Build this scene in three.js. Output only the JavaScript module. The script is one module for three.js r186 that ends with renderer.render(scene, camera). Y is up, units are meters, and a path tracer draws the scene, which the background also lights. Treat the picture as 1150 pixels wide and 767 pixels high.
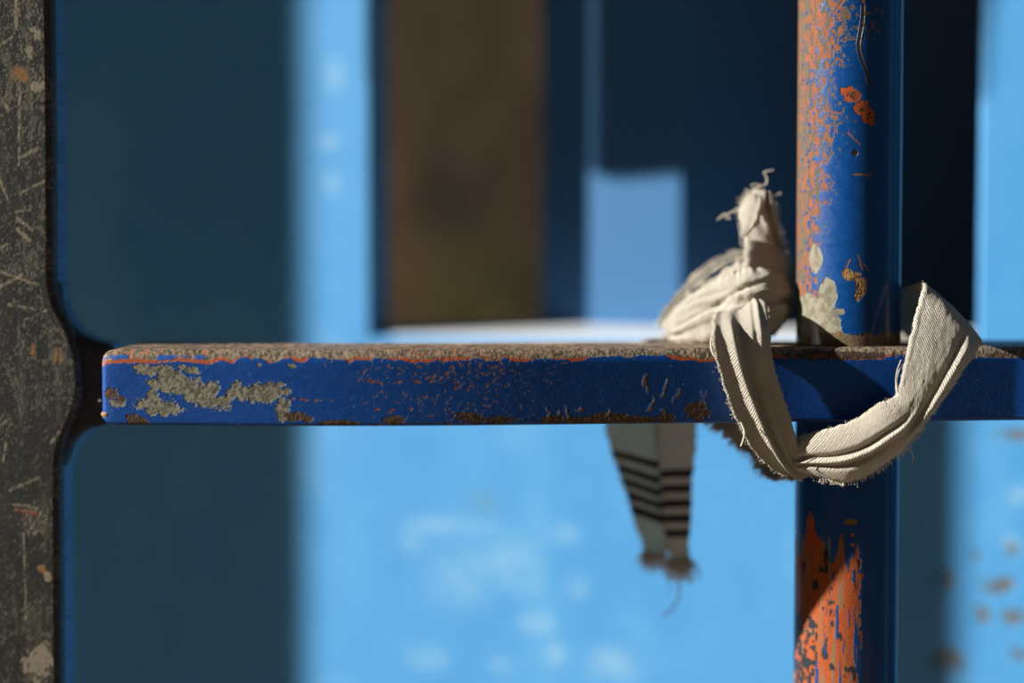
import * as THREE from 'three';
import { mergeGeometries, mergeVertices } from 'three/addons/utils/BufferGeometryUtils.js';
import { RoundedBoxGeometry } from 'three/addons/geometries/RoundedBoxGeometry.js';

// ---------------------------------------------------------------- camera, sky, sun, exposure
const scene = new THREE.Scene();
const renderer = new THREE.WebGLRenderer({ antialias: true });
renderer.toneMapping = THREE.LinearToneMapping;
renderer.toneMappingExposure = 1.27;
renderer.shadowMap.enabled = true;
renderer.shadowMap.type = THREE.PCFSoftShadowMap;

const MM = 0.001, FPX = 2100, PITCH = 2.6 * Math.PI / 180, DIST = 0.588;
const camera = new THREE.PerspectiveCamera(2 * Math.atan(383.5 / FPX) * 180 / Math.PI, 1150 / 767, 0.02, 40);
camera.position.set(0, DIST * Math.sin(PITCH), DIST * Math.cos(PITCH));
camera.lookAt(0, 0, 0);
camera.focus = DIST - 0.002;
camera.userData.fStop = camera.getFocalLength() / 27;      // a 27 mm wide aperture
scene.add(camera);

function skyTexture() {                                     // hazy pale sky, even all round
  const w = 64, h = 32, d = new Float32Array(w * h * 4);
  for (let j = 0; j < h; j++) for (let i = 0; i < w; i++) {
    const e = (j + 0.5) / h * 2 - 1, k = Math.max(0, e), o = (j * w + i) * 4;
    const c = e > 0 ? [0.29 - 0.12 * k, 0.30 - 0.09 * k, 0.31 - 0.03 * k] : [0.13, 0.125, 0.12];
    d[o] = c[0]; d[o + 1] = c[1]; d[o + 2] = c[2]; d[o + 3] = 1;
  }
  const t = new THREE.DataTexture(d, w, h, THREE.RGBAFormat, THREE.FloatType);
  t.mapping = THREE.EquirectangularReflectionMapping; t.colorSpace = THREE.LinearSRGBColorSpace;
  t.magFilter = THREE.LinearFilter; t.minFilter = THREE.LinearFilter; t.needsUpdate = true;
  return t;
}
const sky = skyTexture();
scene.background = sky; scene.environment = sky;
scene.backgroundIntensity = 0.16; scene.environmentIntensity = 0.16;

const SUN = new THREE.Vector3(1, -0.384, -0.16).normalize();   // the way the light travels
const sun = new THREE.DirectionalLight(new THREE.Color().setRGB(1.0, 0.96, 0.89), 9.2);
sun.target.position.set(0, 0, -0.1); sun.position.copy(sun.target.position).addScaledVector(SUN, -2.5);
sun.castShadow = true; sun.shadow.mapSize.set(4096, 4096); sun.shadow.radius = 1; sun.shadow.bias = -0.0002;
Object.assign(sun.shadow.camera, { left: -0.9, right: 0.9, top: 0.9, bottom: -0.9, near: 0.1, far: 6 });
scene.add(sun, sun.target);

// ---------------------------------------------------------------- helpers
let seedState = 7;
function rnd() { seedState = (seedState * 1664525 + 1013904223) >>> 0; return seedState / 4294967296; }
function rr(a, b) { return a + (b - a) * rnd(); }
const clamp = (x, a = 0, b = 1) => Math.min(b, Math.max(a, x));
const smooth = (a, b, x) => { const t = clamp((x - a) / (b - a)); return t * t * (3 - 2 * t); };
const lerp = (a, b, t) => a + (b - a) * t;
const mix3 = (a, b, t) => [lerp(a[0], b[0], t), lerp(a[1], b[1], t), lerp(a[2], b[2], t)];
const TBL = new Float32Array(65536); { for (let i = 0; i < 65536; i++) TBL[i] = rnd(); }
function vn(x, y) {                                          // value noise, 0..1
  const xi = Math.floor(x), yi = Math.floor(y), fx = x - xi, fy = y - yi;
  const u = fx * fx * (3 - 2 * fx), v = fy * fy * (3 - 2 * fy);
  const X0 = xi & 255, X1 = (xi + 1) & 255, Y0 = (yi & 255) << 8, Y1 = ((yi + 1) & 255) << 8;
  const a = TBL[X0 | Y0], b = TBL[X1 | Y0], c = TBL[X0 | Y1], d = TBL[X1 | Y1];
  return (a + (b - a) * u) * (1 - v) + (c + (d - c) * u) * v;
}
function fbm(x, y, o = 4) { let s = 0, a = 0.5, n = 0; for (let i = 0; i < o; i++) { s += a * vn(x, y); n += a; a *= 0.5; x = x * 2.03 + 17.3; y = y * 2.03 + 9.1; } return s / n; }

// a point of the place from where it shows in the photograph and its depth z in mm (the plane z = 0 holds the rail's front)
const CP = camera.position.clone(), sp = Math.sin(PITCH), cp = Math.cos(PITCH);
function at(px, py, z = 0) {
  const a = (px - 575) / FPX, b = (383.5 - py) / FPX;
  const d = new THREE.Vector3(a, -sp + b * cp, -cp - b * sp), t = (z * MM - CP.z) / d.z;
  return new THREE.Vector3(CP.x + d.x * t, CP.y + d.y * t, z * MM);
}
function tag(o, label, category, group, kind) {
  if (label) o.userData.label = label; if (category) o.userData.category = category;
  if (group) o.userData.group = group; if (kind) o.userData.kind = kind;
  return o;
}
function mesh(name, geo, mat, parent = scene) {
  const m = new THREE.Mesh(geo, mat); m.name = name; m.castShadow = m.receiveShadow = true; parent.add(m); return m;
}
function tex(data, w, h, srgb = false, wrap = THREE.RepeatWrapping) {
  const t = new THREE.DataTexture(data, w, h, THREE.RGBAFormat);
  t.wrapS = t.wrapT = wrap; t.magFilter = THREE.LinearFilter; t.minFilter = THREE.LinearMipmapLinearFilter; t.generateMipmaps = true;
  if (srgb) t.colorSpace = THREE.SRGBColorSpace; t.needsUpdate = true; return t;
}
// f(u, v) -> { c:[r,g,b] sRGB 0..255, h: height 0..1, r: roughness 0..1 }
function bake(w, h, f, wrap) {
  const C = new Uint8Array(w * h * 4), B = new Uint8Array(w * h * 4), R = new Uint8Array(w * h * 4);
  for (let j = 0; j < h; j++) for (let i = 0; i < w; i++) {
    const s = f((i + 0.5) / w, (j + 0.5) / h), o = (j * w + i) * 4;
    for (let k = 0; k < 3; k++) { C[o + k] = clamp(s.c[k], 0, 255); B[o + k] = clamp(s.h) * 255; R[o + k] = clamp(s.r) * 255; }
    C[o + 3] = B[o + 3] = R[o + 3] = 255;
  }
  return { map: tex(C, w, h, true, wrap), bump: tex(B, w, h, false, wrap), rough: tex(R, w, h, false, wrap) };
}
function std(b, bumpScale, extra = {}) {
  return new THREE.MeshPhysicalMaterial({ color: new THREE.Color().setScalar(0.78), map: b.map, bumpMap: b.bump, bumpScale, roughnessMap: b.rough, roughness: 1, ...extra });
}
// soft blob membership used for chips: distance to a rotated ellipse, <1 inside
function ell(x, y, [cx, cy, rx, ry, rot = 0]) {
  const c = Math.cos(rot), s = Math.sin(rot), dx = x - cx, dy = y - cy, X = (dx * c + dy * s) / rx, Y = (-dx * s + dy * c) / ry;
  return Math.sqrt(X * X + Y * Y);
}
function blobs(x, y, list, wob) { let m = 9; for (const e of list) { if (Math.abs(x - e[0]) > e[2] + e[3] + 12) continue; m = Math.min(m, ell(x, y, e)); } return m + wob; }
function seg(x, y, [x0, y0, x1, y1]) { const dx = x1 - x0, dy = y1 - y0, t = clamp(((x - x0) * dx + (y - y0) * dy) / (dx * dx + dy * dy)); return Math.hypot(x - x0 - dx * t, y - y0 - dy * t); }

// ---------------------------------------------------------------- the setting: blue sheet wall with an opening, the room behind it
const PANEL_TURN = -Math.atan(0.25), PZ = -0.165;
const cT = Math.cos(PANEL_TURN), sT = Math.sin(PANEL_TURN);
function onPanel(px, py) {                                    // the wall's own x, y where it shows in the photograph
  const a = (px - 575) / FPX, b = (383.5 - py) / FPX;
  const d = new THREE.Vector3(a, -sp + b * cp, -cp - b * sp), t = (PZ + 0.25 * CP.x - CP.z) / (d.z - 0.25 * d.x);
  const p = CP.clone().addScaledVector(d, t);
  return [p.x / cT, p.y];
}
const openL = onPanel(417, 300)[0], openR = onPanel(1099, 300)[0], SILL = onPanel(575, 380)[1];
{
  const wall = new THREE.Shape([[-1.2, -1], [0.9, -1], [0.9, 0.5], [-1.2, 0.5]].map(([x, y]) => new THREE.Vector2(x, y)));
  wall.holes.push(new THREE.Path([[openL, SILL], [openL, 0.42], [openR, 0.42], [openR, SILL]].map(([x, y]) => new THREE.Vector2(x, y))));
  const g = new THREE.ExtrudeGeometry(wall, { depth: 0.022, bevelEnabled: true, bevelThickness: 0.0015, bevelSize: 0.0015, bevelSegments: 2, bevelOffset: -0.0015 });
  g.translate(0, 0, -0.0235);
  // worn spots and rust of the sheet, each where it is on the sheet
  const rust = [[1105, 688, 10, 12], [1140, 692, 14, 10], [1062, 648, 12, 14], [1065, 742, 22, 18], [1146, 735, 12, 10], [1130, 655, 10, 7], [1140, 487, 26, 7], [1098, 625, 9, 7], [1120, 660, 18, 12], [1138, 615, 10, 9]].map((e) => { const [x, y] = onPanel(e[0], e[1]); return [x, y, e[2] * 3.4e-4, e[3] * 3.4e-4]; });
  const pale = [[545, 565, 20, 14, 1], [500, 590, 60, 12, 0], [520, 650, 50, 40, 0], [580, 640, 40, 30, 0], [625, 735, 14, 14, 0], [690, 745, 40, 25, 0], [640, 600, 22, 12, 0], [480, 740, 30, 18, 0], [600, 700, 30, 12, 0], [650, 660, 20, 20, 0], [560, 745, 20, 12, 0], [460, 610, 20, 20, 0], [375, 85, 12, 24, 0], [372, 205, 14, 14, 0], [370, 160, 20, 10, 0], [1145, 555, 14, 14, 0], [1136, 610, 10, 12, 0]].map((e) => { const [x, y] = onPanel(e[0], e[1]); return [x, y, e[2] * 3.7e-4, e[3] * 3.7e-4, e[4]]; });
  const S = 0.8, b = bake(1024, 1024, (u, v) => {
    const x = (u - 0.5) * S, y = (v - 0.5) * S, n = fbm(x * 60, y * 60, 4), n2 = fbm(x * 260 + 40, y * 260, 3);
    let c = mix3([74, 158, 224], [88, 170, 232], n), h = 0.5 + 0.2 * n2, r = 0.55;
    c = mix3(c, [108, 182, 234], 0.5 * smooth(0.6, 0.75, fbm(x * 22 + 5, y * 16 + 3, 4)));
    for (const e of pale) { const d = Math.hypot((x - e[0]) / e[2], (y - e[1]) / e[3]) + (n2 - 0.5) * 1.1; if (d < 1.25) c = mix3(c, e[4] ? [110, 150, 165] : [205, 226, 240], 0.42 * smooth(1.35, 0.2, d) * smooth(0.25, 0.6, n2 * 0.6 + n * 0.4)); }
    for (const e of rust) { const d = Math.hypot((x - e[0]) / e[2], (y - e[1]) / e[3]) + (n2 - 0.5) * 1.2; if (d < 1.1) { c = mix3(c, mix3([140, 98, 66], [86, 70, 62], n2), 0.62 * smooth(1.1, 0.4, d)); h -= 0.3; r = 0.9; } }
    return { c, h, r };
  }, THREE.MirroredRepeatWrapping);
  for (const t of [b.map, b.bump, b.rough]) { t.repeat.set(1 / S, 1 / S); t.offset.set(0.5, 0.5); }
  const mat = std(b, 0.0003);
  const w = mesh('wall_back', g, mat); w.position.set(0, 0, PZ); w.rotation.y = PANEL_TURN;
  tag(w, 'pale blue painted sheet metal wall with a rectangular opening and rust spots', 'wall', null, 'structure');

  const sg = new RoundedBoxGeometry(openR - openL, 0.014, 0.036, 3, 0.002);
  sg.translate(0, -0.0065, -0.018); sg.rotateX(0.10); sg.translate((openL + openR) / 2, SILL, -0.003);
  const s = mesh('trim_1', sg, new THREE.MeshStandardMaterial({ color: 0xc4c9ce, roughness: 0.6 })); s.position.set(0, 0.0005, PZ); s.rotation.y = PANEL_TURN;
  tag(s, 'white ledge along the bottom of the wall opening', 'window sill', null, 'structure');
}
{
  const b = bake(768, 768, (u, v) => {                        // stained plaster of the room's far wall
    const x = u * 2.4 - 1.2, y = v * 2.4 - 1.2, n = fbm(u * 14, v * 14, 5), n2 = fbm(u * 90 + 3, v * 90, 3);
    let c = mix3([92, 72, 46], [112, 88, 58], n);
    const D = at(512, 222, -920), O = at(555, 345, -920), V = at(604, 280, -920), K = at(585, 90, -920);
    c = mix3(c, [44, 34, 28], 0.85 * smooth(0.06, 0.012, Math.hypot((x - D.x) * 1.1, (y + 0.2 - D.y) * 0.9) + (n2 - 0.5) * 0.03));
    c = mix3(c, [88, 84, 30], 0.9 * smooth(0.10, 0.03, Math.hypot(x - O.x, (y + 0.2 - O.y) * 0.9) + (n - 0.5) * 0.06));
    c = mix3(c, [40, 36, 28], 0.8 * smooth(0.022, 0.008, Math.abs(x - V.x) + (n2 - 0.5) * 0.01) * smooth(0.16, 0.08, Math.abs(y + 0.2 - V.y)));
    c = mix3(c, [70, 56, 38], 0.7 * smooth(0.14, 0.05, Math.hypot(x - K.x, (y + 0.2 - K.y) * 0.5) + (n - 0.5) * 0.08));
    return { c: mix3(c, [70, 56, 40], 0.3 * n2), h: n2, r: 0.95 };
  }, THREE.MirroredRepeatWrapping);
  const wm = std(b, 0.002);
  const far = mesh('wall_rear', new THREE.BoxGeometry(2.4, 2.4, 0.06), wm); far.position.set(0, 0.2, -0.95);
  tag(far, 'brown stained plaster wall of the room behind the opening', 'wall', null, 'structure');
  const plaster = new THREE.MeshStandardMaterial({ color: 0x6b5a44, roughness: 0.95 });
  const side = mesh('wall_right', new THREE.BoxGeometry(0.06, 2.4, 0.9), plaster); side.position.set(0.95, 0.2, -0.5);
  tag(side, 'brown plaster side wall of the room behind the opening', 'wall', null, 'structure');
  const shadeWall = mesh('added_shade_wall', new THREE.BoxGeometry(0.4, 1.72, 0.3), plaster); shadeWall.position.set(-1.05, -0.14, -0.0637 - 0.15);  // added unseen block, casts the shadow on the wall's left
  tag(shadeWall, 'brown plaster block added out of view to shadow the blue sheet wall', 'wall', null, 'structure');
  const shadeSlab = mesh('added_shade_slab', new THREE.BoxGeometry(1.6, 0.04, 0.5), plaster); shadeSlab.position.set(0.2, 0.53, -0.44);  // added unseen slab, keeps sky light off the door leaf
  tag(shadeSlab, 'unseen plaster slab added over the room to darken the door leaf', 'added_shade_slab', null, 'structure');
  const floor = mesh('floor', new THREE.BoxGeometry(6, 0.05, 6), new THREE.MeshStandardMaterial({ color: 0x9a8468, roughness: 1 })); floor.position.set(0, -1.025, 0.6);
  tag(floor, 'dusty tan ground below the grille', 'ground', null, 'structure');
}
{
  // folding steel door standing inside the opening: one leaf turned to the sun, one away from it
  const door = new THREE.Group(); door.name = 'folding_door'; scene.add(door);
  tag(door, 'blue folding steel door inside the opening, one leaf sunlit', 'door');
  const R0 = at(768, 300, -180), blue = new THREE.MeshStandardMaterial({ color: new THREE.Color().setRGB(0.025, 0.125, 0.29), roughness: 0.55 });
  const leaf = (len, nx, nz, way, name) => {
    const g = new RoundedBoxGeometry(len, 1.9, 0.012, 2, 0.002); g.translate(way * len / 2, 0, -0.006);
    const m = mesh(name, g, blue, door); m.position.set(R0.x, -0.05, R0.z); m.rotation.y = Math.atan2(nx, nz); return m;
  };
  leaf(0.062, -0.35, 0.94, -1, 'door_leaf');
  leaf(0.5, 0.6, 0.8, 1, 'door_leaf');
}
{
  // added unseen left of the frame: pole and sloping sheet that block sun
  const steel = new THREE.MeshStandardMaterial({ color: 0x1d3a63, roughness: 0.5 });
  const p = mesh('shadow_post', new THREE.CylinderGeometry(0.0085, 0.0085, 1.9, 20), steel); p.position.set(-0.5, -0.05, -0.023);
  tag(p, 'slim round blue post added out of view to shadow the wall', 'post');
  const sh = new THREE.Shape([[-0.1235, 0.232], [-0.118, 0.232], [-0.03, 0.306], [-0.02, 0.6], [-0.1235, 0.6]].map(([z, y]) => new THREE.Vector2(-z, y)));
  const g = new THREE.ExtrudeGeometry(sh, { depth: 0.02, bevelEnabled: false }); g.rotateY(Math.PI / 2); g.translate(-0.41, 0, 0);
  const arm = new THREE.BoxGeometry(0.47, 0.03, 0.03).toNonIndexed(); arm.translate(-0.63, 0.58, -0.085);
  const h = mesh('sun_blocking_sheet', mergeGeometries([g, arm]), steel);
  tag(h, 'added unseen sloping sheet steel bracket on the wall', 'sun_blocker');
}

// ---------------------------------------------------------------- the grille
const grille = new THREE.Group(); grille.name = 'security_grille'; scene.add(grille);
tag(grille, 'worn blue welded steel grille with dark post, flat rail and round bar', 'grille');
const BLUE = [0, 62, 134], PRIMER = [148, 140, 120], ORANGE = [172, 86, 46];

// ---- the rail: section swept along x, face slightly bowed
const railX0 = at(117, 430, 8).x, railX1 = 0.46, railTop = at(575, 390.5, 2).y, railBot = at(575, 475, 4).y, RD = 0.046;
function bow(x) {                                            // the rail's front is not quite true: it turns to the left near the post, to the right beyond it
  const m = x / MM;
  const slope = (q) => q < -130 ? 0.07 : lerp(0.075, -0.13, smooth(-95, 15, q)) + 0.08 * (smooth(78, 98, q) - smooth(122, 140, q));
  const n = 24, end = Math.min(m, 160); let z = 0;             // measured from the round bar, where it is true
  for (let i = 0; i < n; i++) z += slope(110 + (end - 110) * (i + 0.5) / n) * (end - 110) / n;
  return z * MM;
}
const SECT = []; {                                           // (depth behind front, height), perimeter share v
  const r = 0.0042, rb = 0.0012, add = (d, y, v) => SECT.push([d, y, v]);
  for (let i = 0; i <= 6; i++) add(lerp(RD, r, i / 6), railTop, lerp(1.0, 0.82, i / 6));
  for (let i = 1; i <= 6; i++) { const a = i / 6 * Math.PI / 2; add(r - r * Math.sin(a), railTop - r + r * Math.cos(a), lerp(0.82, 0.74, i / 6)); }
  for (let i = 1; i <= 12; i++) add(0, lerp(railTop - r, railBot + rb, i / 12), lerp(0.74, 0.10, i / 12));
  for (let i = 1; i <= 4; i++) { const a = i / 4 * Math.PI / 2; add(rb - rb * Math.cos(a), railBot + rb - rb * Math.sin(a), lerp(0.10, 0.06, i / 4)); }
  add(RD, railBot, 0.02); add(RD, railTop, 0.0);
}
{
  const pos = [], uv = [], idx = [], nx = 420, ns = SECT.length, yc = (railTop + railBot) / 2;
  const end0 = (s) => s < 0.006 ? Math.sqrt(clamp(1 - ((0.006 - s) / 0.006) ** 2)) * 0.16 + 0.84 : 1;
  for (let i = 0; i <= nx; i++) {
    const f = i / nx, x = railX0 + (railX1 - railX0) * (f < 0.8 ? f * 0.66 / 0.8 : 0.66 + (f - 0.8) / 0.2 * 0.34), k = end0(x - railX0), bz = bow(x);
    for (const [d, y, v] of SECT) { pos.push(x, yc + (y - yc) * k, bz - d - (1 - k) * 0.004 * (d < 0.01 ? 1 : 0)); uv.push((x - railX0) / 0.3, v); }
  }
  for (let i = 0; i < nx; i++) for (let j = 0; j < ns - 1; j++) { const a = i * ns + j, b = a + ns; idx.push(a, a + 1, b, b, a + 1, b + 1); }
  for (const i of [0, nx]) { const c = pos.length / 3; pos.push(pos[i * ns * 3], yc, bow(pos[i * ns * 3]) - 0.02); uv.push(i ? 1 : 0, 0.4); for (let j = 0; j < ns - 1; j++) { const a = i * ns + j; i ? idx.push(c, a, a + 1) : idx.push(c, a + 1, a); } }
  const g = new THREE.BufferGeometry(); g.setAttribute('position', new THREE.Float32BufferAttribute(pos, 3)); g.setAttribute('uv', new THREE.Float32BufferAttribute(uv, 2)); g.setIndex(idx); g.computeVertexNormals();

  // wear, placed in the photograph's x and y along the rail's front
  const grey = [[166, 412, 12, 6, 0.2], [192, 420, 14, 11, 0.3], [182, 410, 9, 4, 0], [215, 412, 11, 4, 0.25], [205, 432, 34, 9, 0.2], [230, 446, 24, 9, 0.35], [180, 456, 22, 9, 0.15], [172, 444, 6, 9, 0.3], [196, 422, 18, 4, 0], [240, 434, 7, 9, 0], [258, 444, 9, 5, -0.8], [264, 436, 6, 10, 0.5], [290, 440, 22, 10, 0.1], [304, 434, 15, 8, 0], [318, 459, 7, 13, 0.1], [322, 437, 5, 4, 0], [224, 424, 3, 3, 0], [328, 407, 4, 3, 0], [134, 452, 8, 5, 0], [187, 464, 6, 4, 0], [292, 406, 2, 2, 0], [251, 453, 9, 3, 0.2], [275, 444, 7, 4, 0]];
  const raw = [[332, 467, 10, 6, 0], [346, 470, 7, 4, 0], [127, 441, 8, 7, 0], [138, 447, 6, 4, 0], [440, 471, 12, 5, 0], [524, 469, 18, 6, 0.2], [556, 472, 20, 4, 0], [677, 471, 22, 7, 0], [614, 472, 14, 5, 0], [776, 464, 14, 12, 0], [740, 472, 10, 6, 0], [640, 473, 20, 4, 0], [155, 472, 12, 6, 0.3], [380, 474, 20, 3, 0], [700, 473, 30, 4, 0], [940, 400, 60, 3.5, 0], [908, 398, 12, 5, 0]];
  const flakes = [[714, 433, 719, 420], [719, 422, 718, 441], [735, 445, 741, 426], [750, 452, 759, 437], [724, 448, 723, 462], [784, 440, 783, 462], [779, 440, 782, 450], [607, 459, 609, 468], [629, 457, 632, 469], [620, 463, 622, 466], [676, 461, 674, 468], [738, 462, 740, 466], [814, 448, 812, 458], [643, 462, 646, 459]];
  const reds = [[328, 446, 376, 449], [395, 425, 470, 426], [470, 425, 524, 426], [514, 423, 523, 430], [420, 459, 466, 459], [1010, 396, 1030, 394], [1120, 400, 1150, 399]];
  const b = bake(2048, 512, (u, v) => {
    const x = 117 + u * 0.3 / MM / 0.28, y = v > 0.82 ? lerp(389, 330, (v - 0.82) / 0.18) : v > 0.74 ? lerp(389, 404, (0.82 - v) / 0.08) : lerp(404, 474, (0.74 - v) / 0.64);
    const n = fbm(x * 0.08, y * 0.08, 4), n2 = fbm(x * 0.24 + 9, y * 0.24, 4), n3 = fbm(x * 0.45, y * 0.45 + 5, 3);
    if (v > 0.82) {                                          // bare top: brown and grey worn steel, sunlit back edge painted lighter
      let c = mix3([150, 124, 98], [96, 84, 72], smooth(0.35, 0.65, n2)); c = mix3(c, [186, 160, 132], 0.7 * smooth(0.5, 0.7, n) * smooth(0.86, 0.94, v));
      return { c, h: 0.45 + 0.15 * n3, r: 0.7 };
    }
    const edge = 400 + (n - 0.5) * 4 + 2.5 * smooth(0.62, 0.8, fbm(x * 0.02 + 3, 2, 2)) + (x < 240 ? 1.5 : 0);   // how far down the bare edge reaches
    let c = mix3(BLUE, [1, 70, 148], n2), h = 0.62 + 0.05 * n + 0.03 * n3, r = 0.38 + 0.2 * n2;
    if (y < edge) {
      c = mix3([132, 117, 98], [76, 68, 58], smooth(0.4, 0.62, n3)); c = mix3(c, [160, 140, 116], 0.7 * smooth(0.5, 0.7, n2)); h = 0.4 + 0.2 * n3; r = 0.75;
      if (x < 235 && y > 398 && fbm(x * 0.07, y * 0.12, 3) > 0.62) { c = mix3(BLUE, [40, 96, 190], n2); h = 0.6; }
      if (x < 250 && n2 > 0.66) c = mix3(c, ORANGE, 0.6);
    } else if (x < 1000 && y < edge + Math.min(2.6, 14 * (fbm(x * 0.045, 31, 4) - (x > 640 ? 0.42 : 0.3))) + 1.4 * (n2 - 0.5)) { c = mix3(ORANGE, [150, 66, 34], n3); h = 0.5; r = 0.7; }
    // orange speckle where the paint is thin
    const thin = smooth(330, 480, x) * (1 - smooth(540, 680, x));
    if (thin > 0 && n3 * 0.6 + n2 * 0.4 > 0.79 - 0.15 * thin - 0.06 * smooth(440, 404, y)) { c = mix3(c, [150, 84, 54], 0.75); h -= 0.12; r = 0.8; }
    const gd = blobs(x, y, grey, (n2 - 0.5) * 1.1 + (n3 - 0.5) * 0.6) * 0.86;
    if (gd < 1) { const k = smooth(1, 0.9, gd); c = mix3(c, mix3([132, 128, 112], [88, 86, 76], smooth(0.35, 0.65, n3 * 0.5 + n2 * 0.5)), k); h = lerp(h, 0.3 + 0.18 * n2 + 0.12 * n3, k); r = 0.9; }
    else if (gd < 1.1) h += 0.06;
    const rd = blobs(x, y, raw, (n2 - 0.5) * 0.9);
    if (rd < 1) { c = mix3([66, 52, 42], [104, 74, 52], smooth(0.5, 0.72, n3)); h = 0.3 + 0.2 * n3; r = 0.85; }
    for (const s of reds) { if (x < s[0] - 4 || x > s[2] + 4) continue; const d = seg(x, y + (n - 0.5) * 6, s); if (d + (n3 - 0.5) * 2.4 < 0.9 && n2 > 0.52) { c = mix3([170, 84, 50], [90, 54, 40], n3); h -= 0.2; r = 0.8; } }
    for (const s of flakes) { if (Math.abs(x - s[0]) > 14) continue; const d = seg(x + (n - 0.5) * 14, y, s) + (n2 - 0.5) * 3; if (d < 3) { h = lerp(h, 0.95, smooth(3.0, 0.6, d)); if (d < 1.1) { c = mix3([92, 66, 44], [140, 110, 84], n3); r = 0.8; } } }
    const dot = vn(x * 0.5 + 77, y * 0.5); if (dot > 0.972) { c = [150, 160, 170]; h += 0.06; }
    return { c, h, r };
  }, THREE.MirroredRepeatWrapping);
  const rail = mesh('rail', g, std(b, 0.0009, { clearcoat: 0.1, clearcoatRoughness: 0.25, specularIntensity: 0.5 }), grille);
  rail.userData.label = 'flat blue horizontal rail with chipped paint and bare worn top edge';
}
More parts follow.
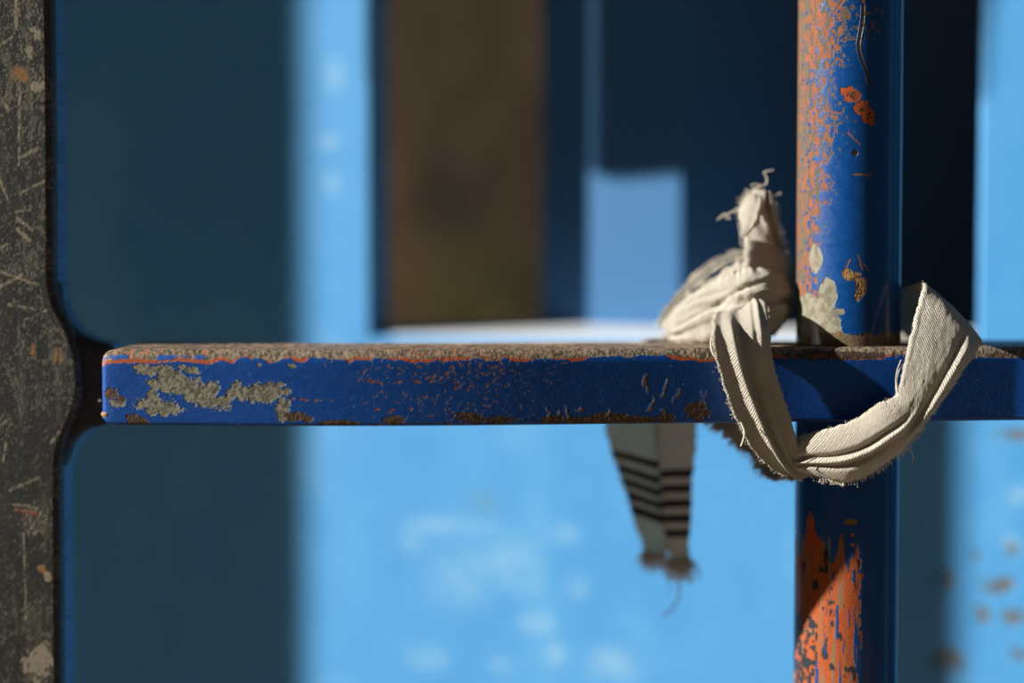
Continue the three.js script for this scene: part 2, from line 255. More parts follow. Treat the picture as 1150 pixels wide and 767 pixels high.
// ---- round bar through the rail
const TR = 0.0168, TC = at(952.5, 385, -22).x, TZ = -0.0222;
{
  const g = new THREE.CylinderGeometry(TR, TR, 1.5, 96, 1, true); g.translate(0, -0.25, 0);
  const p = g.attributes.position, uv = g.attributes.uv, nm = g.attributes.normal;
  for (let i = 0; i < p.count; i++) uv.setY(i, p.getY(i) / 0.26 + 0.5);
  // cylinder u: angle from +z round by +x; keep it, with the seam at the back
  g.rotateY(Math.PI);
  const primer = [[915, 365, 22, 26, 0], [921, 335, 9, 20, 0], [909, 294, 6, 16, 0], [932, 352, 8, 4, 0], [930, 384, 40, 9, 0], [903, 345, 10, 12, 0]];
  const tan = [[942, 312, 7, 6, 0], [956, 326, 6, 13, 0.2], [951, 313, 6, 5, 0]];
  const blot = [[944, 118, 11, 8, 0.5], [956, 132, 10, 9, 0.5], [963, 142, 8, 8, 0.6]];
  const scr = [[940, 158, 953, 171], [915, 133, 932, 137], [946, 203, 965, 204], [936, 312, 943, 296], [956, 306, 952, 291], [963, 307, 958, 300], [925, 30, 943, 4]];
  const b = bake(1024, 1024, (u, v) => {
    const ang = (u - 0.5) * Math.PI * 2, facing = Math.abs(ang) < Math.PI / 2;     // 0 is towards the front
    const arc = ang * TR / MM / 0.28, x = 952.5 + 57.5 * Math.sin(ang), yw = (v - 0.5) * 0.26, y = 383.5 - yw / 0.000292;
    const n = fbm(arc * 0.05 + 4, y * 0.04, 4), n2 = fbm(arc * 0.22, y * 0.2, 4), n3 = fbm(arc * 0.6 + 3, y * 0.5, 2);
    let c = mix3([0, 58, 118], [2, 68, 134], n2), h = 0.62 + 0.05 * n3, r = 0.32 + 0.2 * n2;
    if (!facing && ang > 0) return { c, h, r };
    if (y < 395) {
      // rust where the left of the bar is rubbed, thinning out to the right and towards the foot
      const lim = lerp(936, 908, smooth(20, 330, y)) + 12 * (fbm(y * 0.02, 3, 2) - 0.5) * 2 + (y < 60 ? 14 : 0);
      const k = (x - 896) / Math.max(6, lim - 896), q = n2 * 0.55 + n3 * 0.45;
      if (x < 896 || q > 0.33 + 0.26 * k) { const e = fbm(arc * 0.35 + 50, y * 0.12, 3); c = e > 0.54 ? [92, 80, 66] : mix3([164, 96, 62], [112, 70, 50], n3); if (x < 902 && e > 0.45) c = [98, 86, 70]; h = 0.42 + 0.2 * n3; r = 0.85; }
      const bd = blobs(x, y, blot, (n2 - 0.5) * 1.0); if (bd < 1) { c = bd < 0.55 && n3 > 0.55 ? [46, 40, 34] : mix3([176, 78, 36], [120, 62, 38], n3); h = 0.4; r = 0.85; }
      const pd = blobs(x, y, primer, (n - 0.5) * 0.5 + (n2 - 0.5) * 0.35); if (pd < 1) { c = mix3([136, 132, 116], [112, 106, 90], smooth(0.4, 0.7, n2)); h = 0.3 + 0.12 * n3; r = 0.9; }
      const td = blobs(x, y, tan, (n2 - 0.5) * 0.9); if (td < 1) { c = mix3([150, 118, 78], [84, 62, 40], smooth(0.4, 0.65, n3)); h = 0.3 + 0.4 * n3; r = 0.9; }
      if (y > 376 + (n2 - 0.5) * 14) { c = mix3([124, 108, 84], [92, 74, 54], n3); h = 0.3 + 0.2 * n3; r = 0.9; }
      for (const s of scr) { const d = seg(x, y, s) + (n3 - 0.5) * 1.5; if (d < 1.0) { c = mix3(c, [150, 80, 50], 0.8); h -= 0.12; r = 0.8; } }
      const crack = Math.abs(x - (953 + 3 * Math.sin(y * 0.06) + smooth(60, 100, y) * 10)); if (y > 22 && y < 106 && crack < 3) { c = crack < 1.6 ? [72, 54, 42] : c; h = crack < 1.6 ? 0.1 : 0.95; }
      if (Math.hypot(x - 948, y - 180) < 3.5) { c = [40, 34, 32]; h = 0.2; }
    } else {
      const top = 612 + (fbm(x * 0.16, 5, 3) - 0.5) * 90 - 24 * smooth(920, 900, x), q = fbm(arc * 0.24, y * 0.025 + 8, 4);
      if (y > top && x < 958 + (n2 - 0.5) * 14 && !(q > 0.66 && x > 912)) { c = mix3([178, 84, 36], [138, 62, 28], n3); if (fbm(arc * 0.5, y * 0.03 + 70, 3) > 0.6) c = mix3(c, [120, 104, 80], 0.7); h = 0.45 + 0.1 * n3; r = 0.8; if (fbm(arc * 0.12 + 60, y * 0.055, 4) > 0.67 || (x < 914 && y > 690 && n2 > 0.5)) { c = [34, 40, 44]; h = 0.55; } }  // rust stopped at the shaded side, left blue to stay dark
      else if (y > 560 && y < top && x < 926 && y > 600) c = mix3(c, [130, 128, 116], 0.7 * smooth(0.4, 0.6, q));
      if (ell(x, y, [947, 582, 7, 3.5]) + (n2 - 0.5) * 0.6 < 1) { c = [124, 96, 60]; h = 0.3; r = 0.9; }
      if (Math.hypot(x - 949, y - 596) < 2 || Math.hypot(x - 949, y - 607) < 2) { c = [176, 90, 44]; h = 0.4; }
    }
    return { c, h, r };
  }, THREE.MirroredRepeatWrapping);
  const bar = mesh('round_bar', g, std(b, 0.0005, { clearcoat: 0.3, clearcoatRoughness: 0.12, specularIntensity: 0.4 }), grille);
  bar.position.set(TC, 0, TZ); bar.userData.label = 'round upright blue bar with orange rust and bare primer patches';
}
// ---- post at the left: black worn face strip, blue body behind it, weld between post and rail
{
  const P2 = (px, py, z) => { const p = at(px, py, z); return new THREE.Vector2(p.x, p.y); };
  const flow = (a) => new THREE.CatmullRomCurve3(a.map((q) => new THREE.Vector3(q.x, q.y, 0)), false, 'centripetal').getPoints(90);
  const strip = new THREE.Shape(); {
    const z = -16, top = P2(57, 0, z), right = [[58, 120], [59, 260], [60, 322], [66, 345], [78, 368], [88, 395], [92, 430], [89, 452], [80, 478], [70, 502], [67, 524], [66.5, 550], [66.5, 580], [66.8, 640], [67, 700], [67.5, 767]].map(([x, y]) => P2(x, y, z));
    const left = P2(-110, 0, z).x;
strip.moveTo(left, -1); strip.lineTo(right[right.length - 1].x, -1);
    for (const q of flow([...right].reverse())) strip.lineTo(q.x, q.y);
    strip.lineTo(top.x, 0.9); strip.lineTo(left, 0.9); strip.closePath();
  }
  const depth = (sh, d, bev, z) => { const g = new THREE.ExtrudeGeometry(sh, { depth: d - 2 * bev, bevelEnabled: true, bevelThickness: bev, bevelSize: bev, bevelOffset: -bev, bevelSegments: 4, curveSegments: 60 }); g.translate(0, 0, z - d + bev); return g; };
  const lx = P2(-110, 300, -16).x;
  const chips = [[47, 103, 9, 7, 0], [45, 43, 6, 3, 0.4], [37, 66, 4, 7, 0], [46, 50, 5, 4, 0], [40, 747, 14, 20, 0.3], [52, 650, 5, 5, 0]];
  const tanC = [[25, 90, 8, 10, 0.6], [31, 95, 5, 6, 0], [37, 395, 3, 6.5, 0.1], [62, 403, 2.4, 9, 0.05], [45, 640, 5, 5, 0]];
  const marks = [[26, 182, 46, 172, 3.2], [25, 222, 52, 208, 2.2], [24, 0, 22, 40, 3], [26, 100, 24, 190, 1.8], [30, 8, 52, 0, 1.5], [36, 28, 42, 22, 1.5], [0, 326, 26, 312, 2.6], [0, 308, 40, 322, 1.8], [10, 345, 40, 350, 1.6], [22, 250, 38, 262, 3], [20, 242, 36, 240, 2.2], [22, 262, 34, 274, 3], [0, 283, 10, 278, 2], [0, 62, 18, 50, 2], [10, 552, 42, 538, 2.4], [24, 600, 26, 700, 1.4], [0, 200, 12, 232, 1.4], [56, 100, 56, 200, 1], [4, 118, 14, 130, 1.5], [28, 362, 52, 352, 1.6], [0, 480, 10, 472, 2], [2, 520, 6, 500, 2], [56, 500, 66, 486, 1.4]];
  const blues = [[23, 330, 22, 370], [24, 400, 20, 470], [20, 470, 16, 560]];
  const b = bake(512, 2048, (u, v) => {
    const wx = lx + u * 0.05, wy = (v - 0.5) * 0.28, x = 575 + wx / MM / 0.28 / 1.027, y = 383.5 - wy / 0.0002905;
    const n = fbm(x * 0.05, y * 0.05, 4), n2 = fbm(x * 0.25, y * 0.22, 4), n3 = fbm(x * 0.7, y * 0.7, 2), fine = vn(x * 0.9 + 4, y * 0.9);
    let c = mix3([15, 16, 13], [34, 35, 28], n2), h = 0.5 + 0.25 * n3, r = 0.55 + 0.2 * n2;
    const worn = smooth(0.44, 0.6, fbm(x * 0.03 + 2, y * 0.02, 3)) * 0.7 + 0.35 * smooth(480, 300, y);
    if (n3 * 0.5 + n2 * 0.5 > 0.68 - 0.12 * worn) { c = mix3(c, [128, 122, 100], 0.7); h += 0.12; }
    if (fine > 0.93) c = mix3(c, [170, 165, 145], 0.6);
    if (fbm(x * 0.14 + 90, y * 0.02, 3) > 0.62) c = mix3(c, [92, 88, 70], 0.5 * worn + 0.15);
    for (const m of marks) { if (y < Math.min(m[1], m[3]) - 6 || y > Math.max(m[1], m[3]) + 6) continue; const d = seg(x, y, m) + (n2 - 0.5) * 5; if (d < m[4]) { c = mix3(c, [176, 166, 138], 0.7 * smooth(m[4], m[4] * 0.3, d)); h += 0.12 * smooth(m[4], 0, d); } }
    for (const m of blues) { const d = seg(x, y, m) + (n2 - 0.5) * 3; if (d < 1.2 && n3 > 0.4) c = mix3(c, [48, 84, 110], 0.45); }
    if (blobs(x, y, chips, (n2 - 0.5) * 2.2) < 0.9) { c = mix3([170, 160, 140], [120, 110, 96], n3); h = 0.85 + 0.1 * n3; r = 0.9; }
    if (blobs(x, y, tanC, (n2 - 0.5) * 1.6) < 0.9) { c = mix3([168, 128, 84], [120, 84, 52], n3); h = 0.7; r = 0.9; }
    const cr = ell(x, y, [36, 586, 12, 16]) + (n2 - 0.5); if (cr < 1) { c = mix3([60, 54, 46], [128, 118, 104], smooth(0.5, 0.7, n3)); h = 0.5 + 0.5 * (n3 - 0.5) * 2; }
    for (const s of [[14, 568, 40, 570], [16, 574, 38, 575]]) { const d = seg(x, y + (n - 0.5) * 10, s) + (n2 - 0.5) * 4; if (d < 1.8) { c = s[1] > 570 ? [132, 78, 54] : mix3([150, 138, 120], [84, 74, 62], n3); h = 0.95; } }
    return { c, h, r };
  }, THREE.MirroredRepeatWrapping);
  for (const t of [b.map, b.bump, b.rough]) { t.repeat.set(1 / 0.05, 1 / 0.28); t.offset.set(-lx / 0.05, 0.5); }
  const black = std(b, 0.00032);
  const faceStrip = mesh('post_face', depth(strip, 0.009, 0.0022, -0.016), black, grille);
  faceStrip.userData.label = 'black scratched face of the upright post';

  const bb = bake(512, 1024, (u, v) => {                        // scuffed lighter blue paint of the post's inner side
    const n = fbm(u * 60, v * 20, 4), n2 = fbm(u * 300, v * 130 + 8, 3);
    let c = mix3([56, 126, 184], [66, 140, 198], n); if (n2 > 0.66) c = mix3(c, [18, 40, 60], 0.75); if (fbm(u * 200, v * 14, 3) > 0.64) c = mix3(c, [30, 70, 104], 0.6);
    return { c, h: 0.5 + 0.2 * n2, r: 0.3 + 0.25 * n };
  });
  for (const t of [bb.map, bb.bump, bb.rough]) t.repeat.set(8, 4);
  const bluePaint = std(bb, 0.0002, { clearcoat: 0.4, clearcoatRoughness: 0.15 });
  const body = new THREE.Shape(); {
    const z = -26, r = [[62, 0], [63, 322], [67, 344], [78, 366], [96, 380], [124, 388], [124, 474], [104, 481], [84, 497], [72, 520], [69, 545], [71, 767]].map(([x, y]) => P2(x, y, z)), left = P2(-100, 0, z).x;
    body.moveTo(left, -1); body.lineTo(r[11].x, -1);
    for (const q of [r[11], ...flow([r[10], r[9], r[8], r[7], r[6]]), ...flow([r[5], r[4], r[3], r[2], r[1]])]) body.lineTo(q.x, q.y);
    body.lineTo(r[0].x, 0.9); body.lineTo(left, 0.9); body.closePath();
  }
  const bodyMesh = mesh('post', depth(body, 0.019, 0.001, -0.0245), bluePaint, grille);
  bodyMesh.userData.label = 'blue inner side of the upright post';
  const weld = new THREE.Shape(); {
    const z = -21, r = [[40, 300], [63, 318], [67, 342], [78, 366], [96, 380], [122, 389], [126, 396], [126, 468], [118, 477], [100, 482], [82, 497], [71, 522], [40, 560]].map(([x, y]) => P2(x, y, z));
    const o = flow(r); weld.moveTo(o[0].x, o[0].y); for (const q of o.slice(1)) weld.lineTo(q.x, q.y); weld.closePath();
  }
  const wb = bake(256, 256, (u, v) => { const n = fbm(u * 12, v * 12, 4), n2 = fbm(u * 50, v * 50, 3); return { c: mix3([24, 20, 18], [44, 35, 28], n2), h: n * 0.6 + n2 * 0.4, r: 0.8 }; });
  for (const t of [wb.map, wb.bump, wb.rough]) t.repeat.set(25, 25);
  const weldMesh = mesh('weld', depth(weld, 0.012, 0.003, -0.0182), std(wb, 0.0012), grille);
  weldMesh.userData.label = 'dark weld joining post and rail';
  // lumps of weld spatter at the rail's end
  const lump = (px, py, z, r, col) => {
    const g = mergeVertices(new THREE.IcosahedronGeometry(r * MM, 3).deleteAttribute('uv').deleteAttribute('normal')), p = g.attributes.position;
    for (let i = 0; i < p.count; i++) { const x = p.getX(i), y = p.getY(i), zz = p.getZ(i), k = 0.8 + 0.45 * vn(x * 2200 + px, y * 2200 + zz * 1700 + py); p.setXYZ(i, x * k, y * k, zz * k * 0.7); }
    g.computeVertexNormals(); const m = mesh('weld_spatter', g, new THREE.MeshStandardMaterial({ color: col, roughness: 0.7 }), grille); const q = at(px, py, z); m.position.set(q.x, q.y, z < -10 ? q.z : bow(q.x) + (z + 4.4) * MM - 0.0012);
  };
  lump(131, 461, -4.4, 1.5, 0x8a6a3c); lump(144, 412, -4.2, 1.1, 0x8a7a62); lump(151, 416, -4.0, 0.9, 0x6c5c48); lump(131, 442, -4.6, 1.2, 0x54483c); lump(136, 448, -4.4, 0.9, 0x6a5848); lump(112, 450, -17.5, 0.5, 0xb0a080);
}

// ---------------------------------------------------------------- the cloth
const cloth = new THREE.Group(); cloth.name = 'cloth_strip'; cloth.position.copy(at(850, 380, -20)); scene.add(cloth);
tag(cloth, 'frayed off-white cotton strip knotted round the rail and round bar', 'cloth');
const ORG = cloth.position.clone();
function weave(f) {
  const W = 512, T = 0.0078;                                    // a 7.8 mm square of twill
  const b = bake(W, W, (u, v) => {
    const N = 16, a = u * N, c = v * N, wob = 0.18 * Math.sin(6.283 * (u * 3 + 2 * v)) + 0.25 * (fbm(u * 8, v * 8, 2) - 0.5) * Math.min(1, 8 * Math.min(u, 1 - u, v, 1 - v));
    const d = a + c + wob, rib = 0.5 + 0.5 * Math.cos(6.2832 * d / 2), step = 0.5 + 0.5 * Math.cos(6.2832 * (a - c)), fine = vn(u * 128, v * 128);
    const h = 0.42 * rib + 0.33 * step + 0.25 * fine;
    return { c: mix3([178, 169, 151], [222, 215, 202], 0.5 * fine + 0.5 * vn(Math.floor(a) * 3.7 + 0.5, Math.floor(c) * 5.3 + 0.5)), h, r: 0.95 };
  });
  for (const t of [b.map, b.bump]) t.repeat.set(1 / T, 1 / T);
  return b;
}
const wv = weave();
const cottonLook = { roughness: 1, sheen: 0.4, sheenRoughness: 0.6, sheenColor: new THREE.Color(0.9, 0.86, 0.78), side: THREE.DoubleSide };
const cotton = new THREE.MeshPhysicalMaterial({ map: wv.map, bumpMap: wv.bump, bumpScale: 0.0008, ...cottonLook });
const fibre = new THREE.MeshPhysicalMaterial({ color: 0xcfc6b2, roughness: 1, side: THREE.DoubleSide });

function ribbon(name, { L, R, n = 140, m = 34, prof = () => 0, th = 1.4, rag = 0.25, seed = 1, flip = 1, mat = cotton, label, cap = true }) {
  const cv = (a) => new THREE.CatmullRomCurve3(a.map((q) => at(q[0], q[1], q[2] ?? 0)), false, 'centripetal');
  const cl = cv(L), crv = cv(R), pos = [], uv = [], idx = [], tmp = new THREE.Vector3();
  let len = 0, prev = null; const wid0 = cl.getPoint(0.5).distanceTo(crv.getPoint(0.5));
  const M = 2 * m;
  for (let i = 0; i <= n; i++) {
    const t = i / n, a = cl.getPoint(t), b = crv.getPoint(t), e = 0.004;
    const c = a.clone().lerp(b, 0.5); if (prev) len += c.distanceTo(prev); prev = c;
    const c0 = cl.getPoint(Math.max(0, t - e)).lerp(crv.getPoint(Math.max(0, t - e)), 0.5), c1 = cl.getPoint(Math.min(1, t + e)).lerp(crv.getPoint(Math.min(1, t + e)), 0.5);
    const T = c1.sub(c0).normalize(), A = b.clone().sub(a), nrm = new THREE.Vector3().crossVectors(A, T).normalize().multiplyScalar(flip), Ad = A.clone().normalize();
    const ra = rag * MM * (fbm(i * 0.35 + seed * 13, 3, 3) - 0.5) * 4, rb = rag * MM * (fbm(i * 0.35 + seed * 29, 8, 3) - 0.5) * 4;
    for (let j = 0; j < M; j++) {
      const front = j <= m, u = front ? j / m : 1 - (j - m) / m;
      const round = Math.pow(Math.max(0, 1 - Math.pow(Math.abs(2 * u - 1), 5)), 0.5);
      const rough = 0.3 * (fbm(u * 9 + seed * 7, t * 16, 3) - 0.5) + 0.16 * (fbm(u * 30 + seed, t * 60, 2) - 0.5);
      const hgt = (prof(u, t) + rough + (front ? 1 : -1) * th * 0.5 * round) * MM;
      tmp.copy(a).lerp(b, u).addScaledVector(nrm, hgt).addScaledVector(Ad, lerp(ra, rb, u) * Math.pow(Math.abs(2 * u - 1), 3)).sub(ORG);
      pos.push(tmp.x, tmp.y, tmp.z); uv.push(u * wid0 * 1.25, len);
    }
  }
  for (let i = 0; i < n; i++) for (let j = 0; j < M; j++) { const a = i * M + j, b = i * M + (j + 1) % M, c = a + M, d = b + M; flip > 0 ? idx.push(a, b, c, b, d, c) : idx.push(a, c, b, b, c, d); }
  if (cap) for (const i of [0, n]) { const o = i * M; for (let j = 1; j < m; j++) { const a = o + j, b = o + M - j; const a2 = o + j + 1, b2 = o + (M - j - 1) % M; idx.push(a, b, a2, a2, b, b2); } }
  const g = new THREE.BufferGeometry(); g.setAttribute('position', new THREE.Float32BufferAttribute(pos, 3)); g.setAttribute('uv', new THREE.Float32BufferAttribute(uv, 2)); g.setIndex(idx); g.computeVertexNormals();
  const o = mesh(name, g, mat, cloth); if (label) o.userData.label = label; return { o, cl, cr: crv };
}
const ridge = (u, c, w) => Math.exp(-(((u - c) / w) ** 2));
// long threads and frayed fringes
function thread(pts, r = 0.16, seg_ = 24) { const c = new THREE.CatmullRomCurve3(pts.map((p) => p.isVector3 ? p.clone().sub(ORG) : at(p[0], p[1], p[2]).sub(ORG))); return new THREE.TubeGeometry(c, seg_, r * MM, 5); }
function fray(curve, n, dir, len, r = 0.07, spread = 0.8, t0 = 0, t1 = 1) {
  const out = [];
  for (let i = 0; i < n; i++) {
    const p = curve.getPoint(rr(t0, t1)), d = new THREE.Vector3(dir[0] + rr(-spread, spread), dir[1] + rr(-spread, spread), (dir[2] || 0) + rr(-spread, spread)).normalize(), l = rr(0.25, 1) ** 1.5 * len * MM;
    const b = new THREE.Vector3(rr(-1, 1), rr(-1, 1), rr(-1, 1)).multiplyScalar(l * 0.35);
    out.push(thread([p.clone().addScaledVector(d, -0.3 * MM), p.clone().addScaledVector(d, l * 0.5).add(b), p.clone().addScaledVector(d, l).addScaledVector(b, rr(-0.4, 1.6))], r * rr(0.6, 1.3), 6));
  }
  return out;
}
const fuzz = [];

// A: strip falling from the knot over the rail's front
const A = ribbon('front_strip', {
  L: [[816, 350, -24], [801, 354, -5], [800, 376, 7], [804, 402, 9.5], [814, 438, 10], [827, 472, 10.5], [843, 502, 9], [866, 526, 4], [890, 536, -2]],
  R: [[850, 334, -26], [860, 341, -8], [864, 366, 2], [867, 398, 5.5], [876, 432, 6.2], [886, 464, 6.8], [894, 492, 7], [904, 520, 5], [914, 536, 0]],
  th: 2.2, seed: 3, label: 'front fall of the strip, creased lengthwise',
  prof: (u, t) => { const v = 0.30 + 0.16 * t, v2 = 0.70 - 0.06 * t; return 1.5 * Math.pow(Math.sin(Math.PI * u), 0.8) - 2.2 * ridge(u, v, 0.085) * smooth(0.12, 0.35, t) + 0.8 * ridge(u, v + 0.15, 0.1) - 1.5 * ridge(u, v2, 0.05) * (0.4 + 0.6 * smooth(0.35, 0.6, t)) + 0.7 * ridge(u, 0.15, 0.1) - 1.2 * ridge(u, 0.82, 0.05) * (1 - smooth(0.2, 0.5, t)); },
});
fuzz.push(...fray(A.cl, 170, [-0.6, -0.3, 0.3], 1.4, 0.045), ...fray(A.cr, 80, [0.7, 0.1, 0.3], 1.1, 0.045));
// B: strip from the foot of A under the rail's edge and up to the right, turned back behind the round bar
const B = ribbon('side_strip', {
  L: [[884, 494, 0], [902, 488, 5], [938, 479, 8], [968, 466, 9], [988, 452, 9.5], [1002, 447, 9], [1010, 434, 9], [1015, 410, 8.5], [1021, 384, 6.5], [1028, 352, 0], [1036, 319, -8], [1026, 319, -18], [1008, 325, -30], [985, 332, -46]],
  R: [[896, 528, 0], [916, 534, 4], [946, 541, 7], [976, 533, 8.5], [1006, 512, 9], [1030, 488, 9], [1046, 468, 9], [1062, 446, 8.5], [1080, 420, 7.5], [1094, 400, 4.5], [1102, 386, -1], [1098, 392, -26], [1070, 396, -48], [1010, 396, -54]],
  n: 240, m: 44, th: 1.5, seed: 8, label: 'strip swung under the rail and up beside the round bar',
  prof: (u, t) => {
    const q = 1 - smooth(0.33, 0.5, t), w = 1 - smooth(0.0, 0.06, t) * 0;
    return (3.4 * Math.pow(Math.sin(Math.PI * u), 0.7) * q + 0.8 * Math.sin(Math.PI * u) * (1 - q)) * w
      - 1.9 * ridge(u, 0.47 + 0.10 * t, 0.055) * (1 - smooth(0.30, 0.42, t)) - 1.6 * ridge(u, 0.66 + 0.10 * t, 0.05) * (1 - smooth(0.2, 0.36, t)) + 0.8 * ridge(u, 0.57 + 0.10 * t, 0.05) * q
      + 1.1 * ridge(u, 0.86, 0.06) * smooth(0.3, 0.42, t) * (1 - smooth(0.66, 0.74, t)) - 0.8 * ridge(u, 0.74, 0.05) * smooth(0.3, 0.42, t) * (1 - smooth(0.7, 0.76, t))
      + 0.3 * ridge(u, 0.04, 0.04) * smooth(0.45, 0.5, t);
  },
});
fuzz.push(...fray(B.cr, 320, [0.3, -0.9, 0.1], 2.0, 0.05, 0.7, 0.08, 0.42), ...fray(B.cr, 60, [0.8, -0.4, 0.2], 1.0, 0.045, 0.7, 0.4, 0.76), ...fray(B.cl, 90, [-0.3, 0.8, 0.3], 1.0, 0.045, 0.8, 0.05, 0.78));
// turned-back top edge between the peak and the corner
{ const top = new THREE.CatmullRomCurve3([[1037, 319, -10], [1058, 338, -8], [1078, 358, -6], [1102, 385, -2]].map((q) => at(...q))); fuzz.push(...fray(top, 120, [0.6, 0.7, 0.1], 1.0, 0.045)); }

// knot: fat crossing folds on top of the rail
const fat = (k, a = 0.55) => (u) => k * Math.pow(Math.sin(Math.PI * u), a);
ribbon('knot', {   // main fold lying on the rail, its left turned to the sun
  L: [[767, 354, -43], [775, 339, -35], [796, 320, -29], [822, 306, -25], [846, 301, -24], [864, 304, -29]],
  R: [[765, 386, -43], [780, 388, -32], [804, 388, -24], [836, 387, -18], [858, 380, -18], [874, 366, -28]],
  th: 5, seed: 11, rag: 0.5, prof: (u, t) => 5.0 * Math.pow(Math.sin(Math.PI * u), 0.55) - 1.8 * ridge(u, 0.3 + 0.3 * t, 0.06) * smooth(0.2, 0.5, t) - 1.3 * ridge(u, 0.66 + 0.12 * Math.sin(5 * t), 0.06) * smooth(0.8, 0.4, t) - 1.3 * ridge(u, 0.42 + 0.18 * Math.sin(4 * t + 1), 0.035) * smooth(0.1, 0.3, t) - 0.9 * ridge(u, 0.18 + 0.2 * t, 0.035) - 0.9 * ridge(u, 0.82 - 0.3 * t, 0.04) + 2.4 * (fbm(u * 4 + 2, t * 8, 3) - 0.5), label: 'bunched knot resting on the rail',
});
ribbon('knot', {   // right lobe tucked against the round bar
  L: [[842, 318, -36], [846, 340, -28], [854, 362, -26], [862, 384, -30]],
  R: [[884, 300, -40], [892, 326, -36], [890, 350, -36], [870, 378, -38]],
  th: 2, seed: 14, prof: (u, t) => 3.4 * Math.pow(Math.sin(Math.PI * u), 0.6) - 1.4 * ridge(u, 0.4, 0.06) + 0.7 * ridge(u, 0.25, 0.08),
});
ribbon('knot', {   // back fold, torn at the left
  L: [[764, 352, -43], [776, 334, -41], [796, 316, -39], [822, 296, -35], [842, 288, -33]],
  R: [[766, 386, -45], [782, 384, -43], [802, 372, -39], [828, 352, -35], [850, 340, -33]],
  th: 3, seed: 19, rag: 0.7, prof: (u, t) => 3.6 * Math.sin(Math.PI * u) - 1.8 * ridge(u, 0.5, 0.07) - 1.2 * ridge(u, 0.25 + 0.2 * t, 0.05),
});
// upright end: an open rolled sheath and the rolled tip coming out of it
const sheath = ribbon('upright_tail', {
  L: [[846, 354, -22], [840, 332, -20], [837, 306, -21], [836, 286, -23], [837, 270, -26]],
  R: [[876, 350, -32], [892, 330, -36], [893, 318, -38], [891, 308, -40], [887, 297, -42]],
  th: 1.1, seed: 23, n: 90, prof: (u, t) => (2.0 + 2.0 * t) * Math.pow(Math.sin(Math.PI * clamp(u)), 0.75) - 1.6 * ridge(u, 0.52 - 0.12 * t, 0.09) * (1 - 0.7 * t) + 0.8 * ridge(u, 0.85, 0.06), label: 'rolled end of the strip standing up from the knot',
});
const tip = ribbon('upright_tail', {
  L: [[838, 300, -36], [836, 280, -34], [834, 262, -33], [832, 246, -33], [831, 234, -34], [836, 224, -35], [846, 215, -36]],
  R: [[884, 306, -40], [884, 290, -39], [880, 272, -38], [875, 254, -37], [870, 240, -37], [868, 228, -37], [862, 218, -37]],
  th: 1.4, seed: 27, n: 100, rag: 0.5, prof: (u, t) => 4.6 * Math.pow(Math.sin(Math.PI * u), 0.7) - 2.0 * ridge(u, 0.72 - 0.1 * t, 0.06) + 1.2 * ridge(u, 0.84 - 0.1 * t, 0.05) - 1.6 * ridge(u, 0.35, 0.12) * smooth(0.3, 0.6, t) * (1 - smooth(0.8, 1, t)),
});
ribbon('upright_tail', {   // small lapped fold at the tip
  L: [[834, 262, -28], [831, 248, -27], [830, 236, -29], [838, 226, -32]],
  R: [[838, 266, -26], [852, 250, -23], [857, 236, -24], [858, 224, -30]],
  th: 1.0, seed: 31, n: 60, m: 20, prof: (u, t) => 2.2 * Math.sin(Math.PI * u) * (0.5 + t * 0.5) + 0.8 * ridge(u, 0.92, 0.08),
});
fuzz.push(...fray(tip.cr, 130, [0.9, 0.2, 0], 2.2, 0.055, 0.8, 0.1, 1), ...fray(tip.cl, 70, [-0.8, 0.5, 0.2], 2.6, 0.05, 0.8, 0.5, 1));
{ const topEdge = new THREE.CatmullRomCurve3([[832, 232, -34], [838, 223, -35], [848, 214, -36], [866, 221, -37]].map((q) => at(...q))); fuzz.push(...fray(topEdge, 130, [-0.2, 0.8, 0], 2.6, 0.055, 1.0)); }
// thin flap trailing to the left
const flap = ribbon('side_flap', {
  L: [[838, 276, -43], [810, 286, -43.5], [782, 306, -44], [760, 328, -44.5], [745, 348, -45], [739, 364, -45]],
  R: [[838, 290, -42], [814, 297, -42.5], [788, 316, -43], [767, 336, -43.5], [752, 355, -44], [747, 369, -44]],
  th: 1.2, seed: 37, n: 80, m: 16, rag: 0.5, prof: (u) => 1.2 * Math.sin(Math.PI * u) - 0.8 * ridge(u, 0.45, 0.14), label: 'thin frayed flap trailing from the knot',
});
fuzz.push(...fray(flap.cr, 70, [0.4, -0.6, 0.2], 2.2, 0.05), ...fray(flap.cl, 40, [-0.6, 0.5, 0.1], 1.6, 0.05), ...fray(flap.cl, 24, [-0.3, -0.8, 0.1], 2.6, 0.05, 0.8, 0.9, 1));
{ const torn = new THREE.CatmullRomCurve3([[800, 314, -38], [776, 336, -41], [765, 354, -43], [764, 370, -43], [766, 386, -43]].map((q) => at(...q))); fuzz.push(...fray(torn, 280, [-0.8, 0.25, -0.2], 2.8, 0.06, 0.8)); }
{ const low = new THREE.CatmullRomCurve3([[742, 382, -44], [756, 380, -43], [775, 382, -42]].map((q) => at(...q))); fuzz.push(...fray(low, 90, [-0.5, 0.4, 0.2], 2.4, 0.06, 0.9)); }
ribbon('side_flap', { L: [[722, 382, -56], [742, 379, -54], [760, 378, -52], [785, 370, -49]], R: [[720, 388, -58], [744, 388, -56], [764, 388, -54], [790, 388, -51]], th: 1.4, seed: 41, n: 50, m: 14, rag: 0.5, prof: (u) => Math.sin(Math.PI * u) });

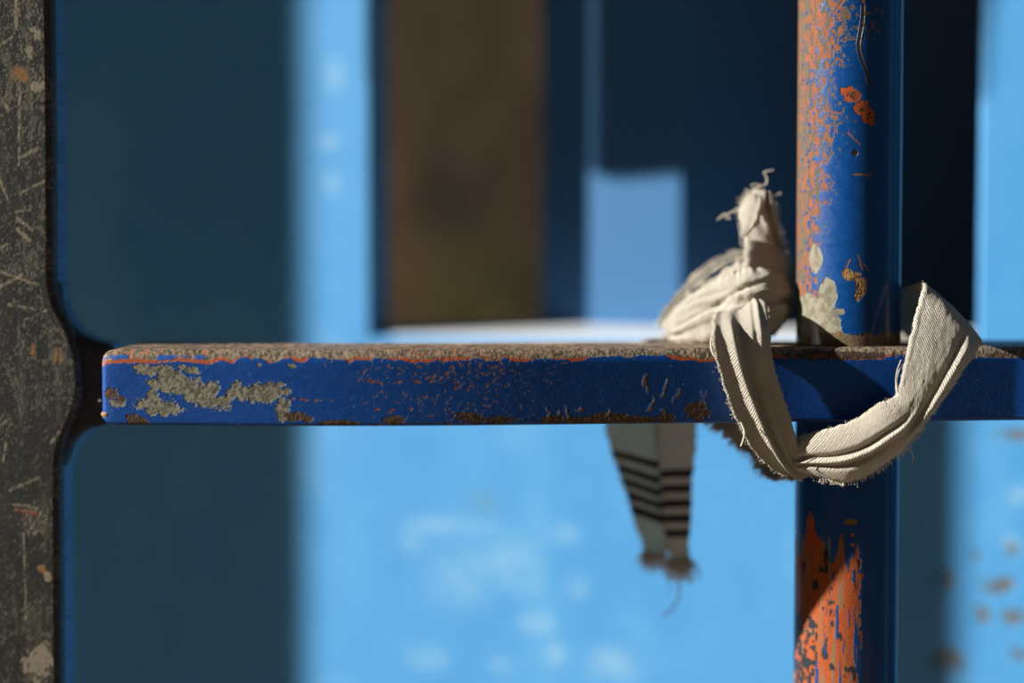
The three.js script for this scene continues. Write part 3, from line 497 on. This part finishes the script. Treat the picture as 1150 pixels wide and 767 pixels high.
// striped tails hanging behind the rail
function striped(stripes, slant, through) {
  const H = 1024, W = 128, len = 0.075, wd = 0.02;
  const b = bake(W, H, (u, v) => {
    const y = v * len / MM, n = fbm(u * 30, v * 160, 3), th = vn(u * 60, v * 900) * 0.5 + vn(u * 160, v * 300) * 0.5;
    let c = mix3([206, 196, 176], [232, 222, 202], 0.5 * n + 0.5 * th);
    for (const [a, w] of stripes) { const d = Math.abs(y + slant * (u - 0.5) - a) + (n - 0.5) * 0.6; c = mix3(c, [34, 30, 34], smooth(w * 0.5 + 0.25, w * 0.5 - 0.1, d)); }
    return { c, h: th, r: 0.95 };
  }, THREE.ClampToEdgeWrapping);
  for (const t of [b.map, b.bump]) t.repeat.set(1 / wd, 1 / len);
  return new THREE.MeshPhysicalMaterial({ map: b.map, bumpMap: b.bump, bumpScale: 0.0002, ...cottonLook, sheen: 0, transmission: through, thickness: 0 });
}
const D1 = ribbon('hanging_tail', {
  L: [[728, 396, -52], [696, 420, -58], [680, 474, -60], [685, 500, -60], [695, 532, -60], [705, 560, -60], [714, 592, -60], [721, 606, -60], [723, 622, -60]],
  R: [[770, 396, -52], [744, 420, -56], [738, 474, -57], [740, 504, -57], [744, 540, -57], [747, 565, -57], [749, 594, -57], [751, 608, -57], [748, 624, -57]],
  th: 0.7, seed: 43, rag: 0.35, prof: (u, t) => 0.8 * Math.sin(Math.PI * u) + 1.2 * ridge(u, 0.92, 0.08) + 0.8 * ridge(u, 0.3, 0.15) * smooth(0.4, 0.6, t), label: 'striped hanging tail behind the rail', mat: striped([[43.2, 2.4], [48.6, 2.5], [53.4, 2.5], [58.2, 2.5], [63, 3]], -3.0, 0.7),
});
const D2 = ribbon('hanging_tail', {
  L: [[762, 396, -50], [744, 420, -56], [735, 474, -58], [738, 506, -57], [742, 540, -56], [744, 566, -56], [747, 594, -56], [750, 612, -56], [752, 630, -56]],
  R: [[806, 396, -50], [790, 420, -56], [783, 474, -58], [781, 504, -58], [778, 540, -58], [777, 566, -58], [775, 594, -58], [773, 612, -58], [775, 630, -58]],
  th: 0.7, seed: 47, rag: 0.3, prof: (u, t) => 1.0 * Math.sin(Math.PI * u) + 0.8 * ridge(u, 0.08, 0.08) - 0.5 * ridge(u, 0.55, 0.15), label: 'striped hanging tail behind the rail', mat: striped([[45.8, 2.6], [51, 2.6], [56.2, 2.6], [61.4, 2.6], [66.6, 2.4]], 0.4, 0.45),
});
fuzz.push(...fray(D1.cl, 150, [-0.8, -0.3, 0], 1.3, 0.06, 0.7, 0.2, 1));
const ends = [];
{ const e1 = new THREE.CatmullRomCurve3([[723, 620, -60], [734, 622, -59], [748, 622, -57]].map((q) => at(...q))), e2 = new THREE.CatmullRomCurve3([[752, 627, -57], [764, 628, -57], [775, 627, -58]].map((q) => at(...q)));
  ends.push(...fray(e1, 200, [-0.1, -1, 0], 7.0, 0.13, 0.32), ...fray(e2, 260, [0.1, -1, 0], 8.5, 0.13, 0.34), ...fray(e1, 40, [-0.5, -0.7, 0], 5.5, 0.13, 0.2, 0, 0.3), ...fray(e2, 30, [0.5, -0.7, 0], 6.0, 0.12, 0.2, 0.7, 1)); }
// dark back fold showing under the rail
const E = ribbon('back_fold', {
  L: [[782, 470, -30], [800, 481, -30], [813, 488, -30], [826, 503, -30], [840, 512, -29], [848, 527, -28], [860, 535, -24], [882, 539, -16], [905, 534, -8]],
  R: [[820, 440, -34], [840, 446, -34], [856, 452, -34], [872, 466, -33], [884, 480, -31], [892, 494, -28], [898, 504, -24], [906, 512, -16], [914, 516, -6]],
  th: 1.6, seed: 53, rag: 0.9, prof: (u) => 1.6 * Math.sin(Math.PI * u) - 1.0 * ridge(u, 0.5, 0.1), label: 'back fold of the strip showing under the rail',
});
fuzz.push(...fray(E.cl, 220, [-0.7, -0.7, 0], 2.2, 0.06, 0.7));
const fz = mesh('frayed_fibres', mergeGeometries(fuzz), fibre, cloth); fz.userData.kind = 'stuff';
const fe = mesh('fringe', mergeGeometries(ends), fibre, cloth); fe.userData.kind = 'stuff'; fe.userData.label = 'frayed fringe at the ends of the hanging tails';
// single loose threads
const loose = [
  [[[760, 650, -57], [763, 662, -57], [760, 676, -57], [752, 686, -57], [744, 693, -57]], 0.32],
  [[[846, 216, -35], [852, 209, -35], [860, 207, -35], [861, 199, -35], [858, 194, -35], [868, 191, -35]], 0.2],
  [[[844, 208, -35], [850, 207, -35], [856, 210, -35]], 0.2],
  [[[832, 234, -34], [822, 238, -34], [814, 244, -34], [820, 246, -34], [815, 240, -34], [806, 247, -34]], 0.2],
  [[[864, 222, -37], [870, 220, -37], [877, 217, -37]], 0.2],
  [[[801, 372, 6], [798, 386, 7], [801, 398, 8], [808, 404, 8]], 0.22],
  [[[832, 474, 11], [836, 486, 12], [834, 496, 12], [832, 501, 12]], 0.24],
  [[[1014, 408, 8], [1009, 418, 9], [1007, 432, 9], [1009, 446, 10]], 0.16],
  [[[1012, 404, 8], [1007, 418, 9], [1006, 436, 9], [1008, 446, 10]], 0.14],
  [[[829, 250, -32], [831, 262, -31], [832, 276, -30]], 0.12],
  [[[1019, 502, 11], [1026, 514, 11], [1024, 520, 11]], 0.1],
];
for (const [p, r] of loose) mesh('loose_thread', thread(p, r, 40), fibre, cloth);

scene.updateMatrixWorld(true);
renderer.render(scene, camera);
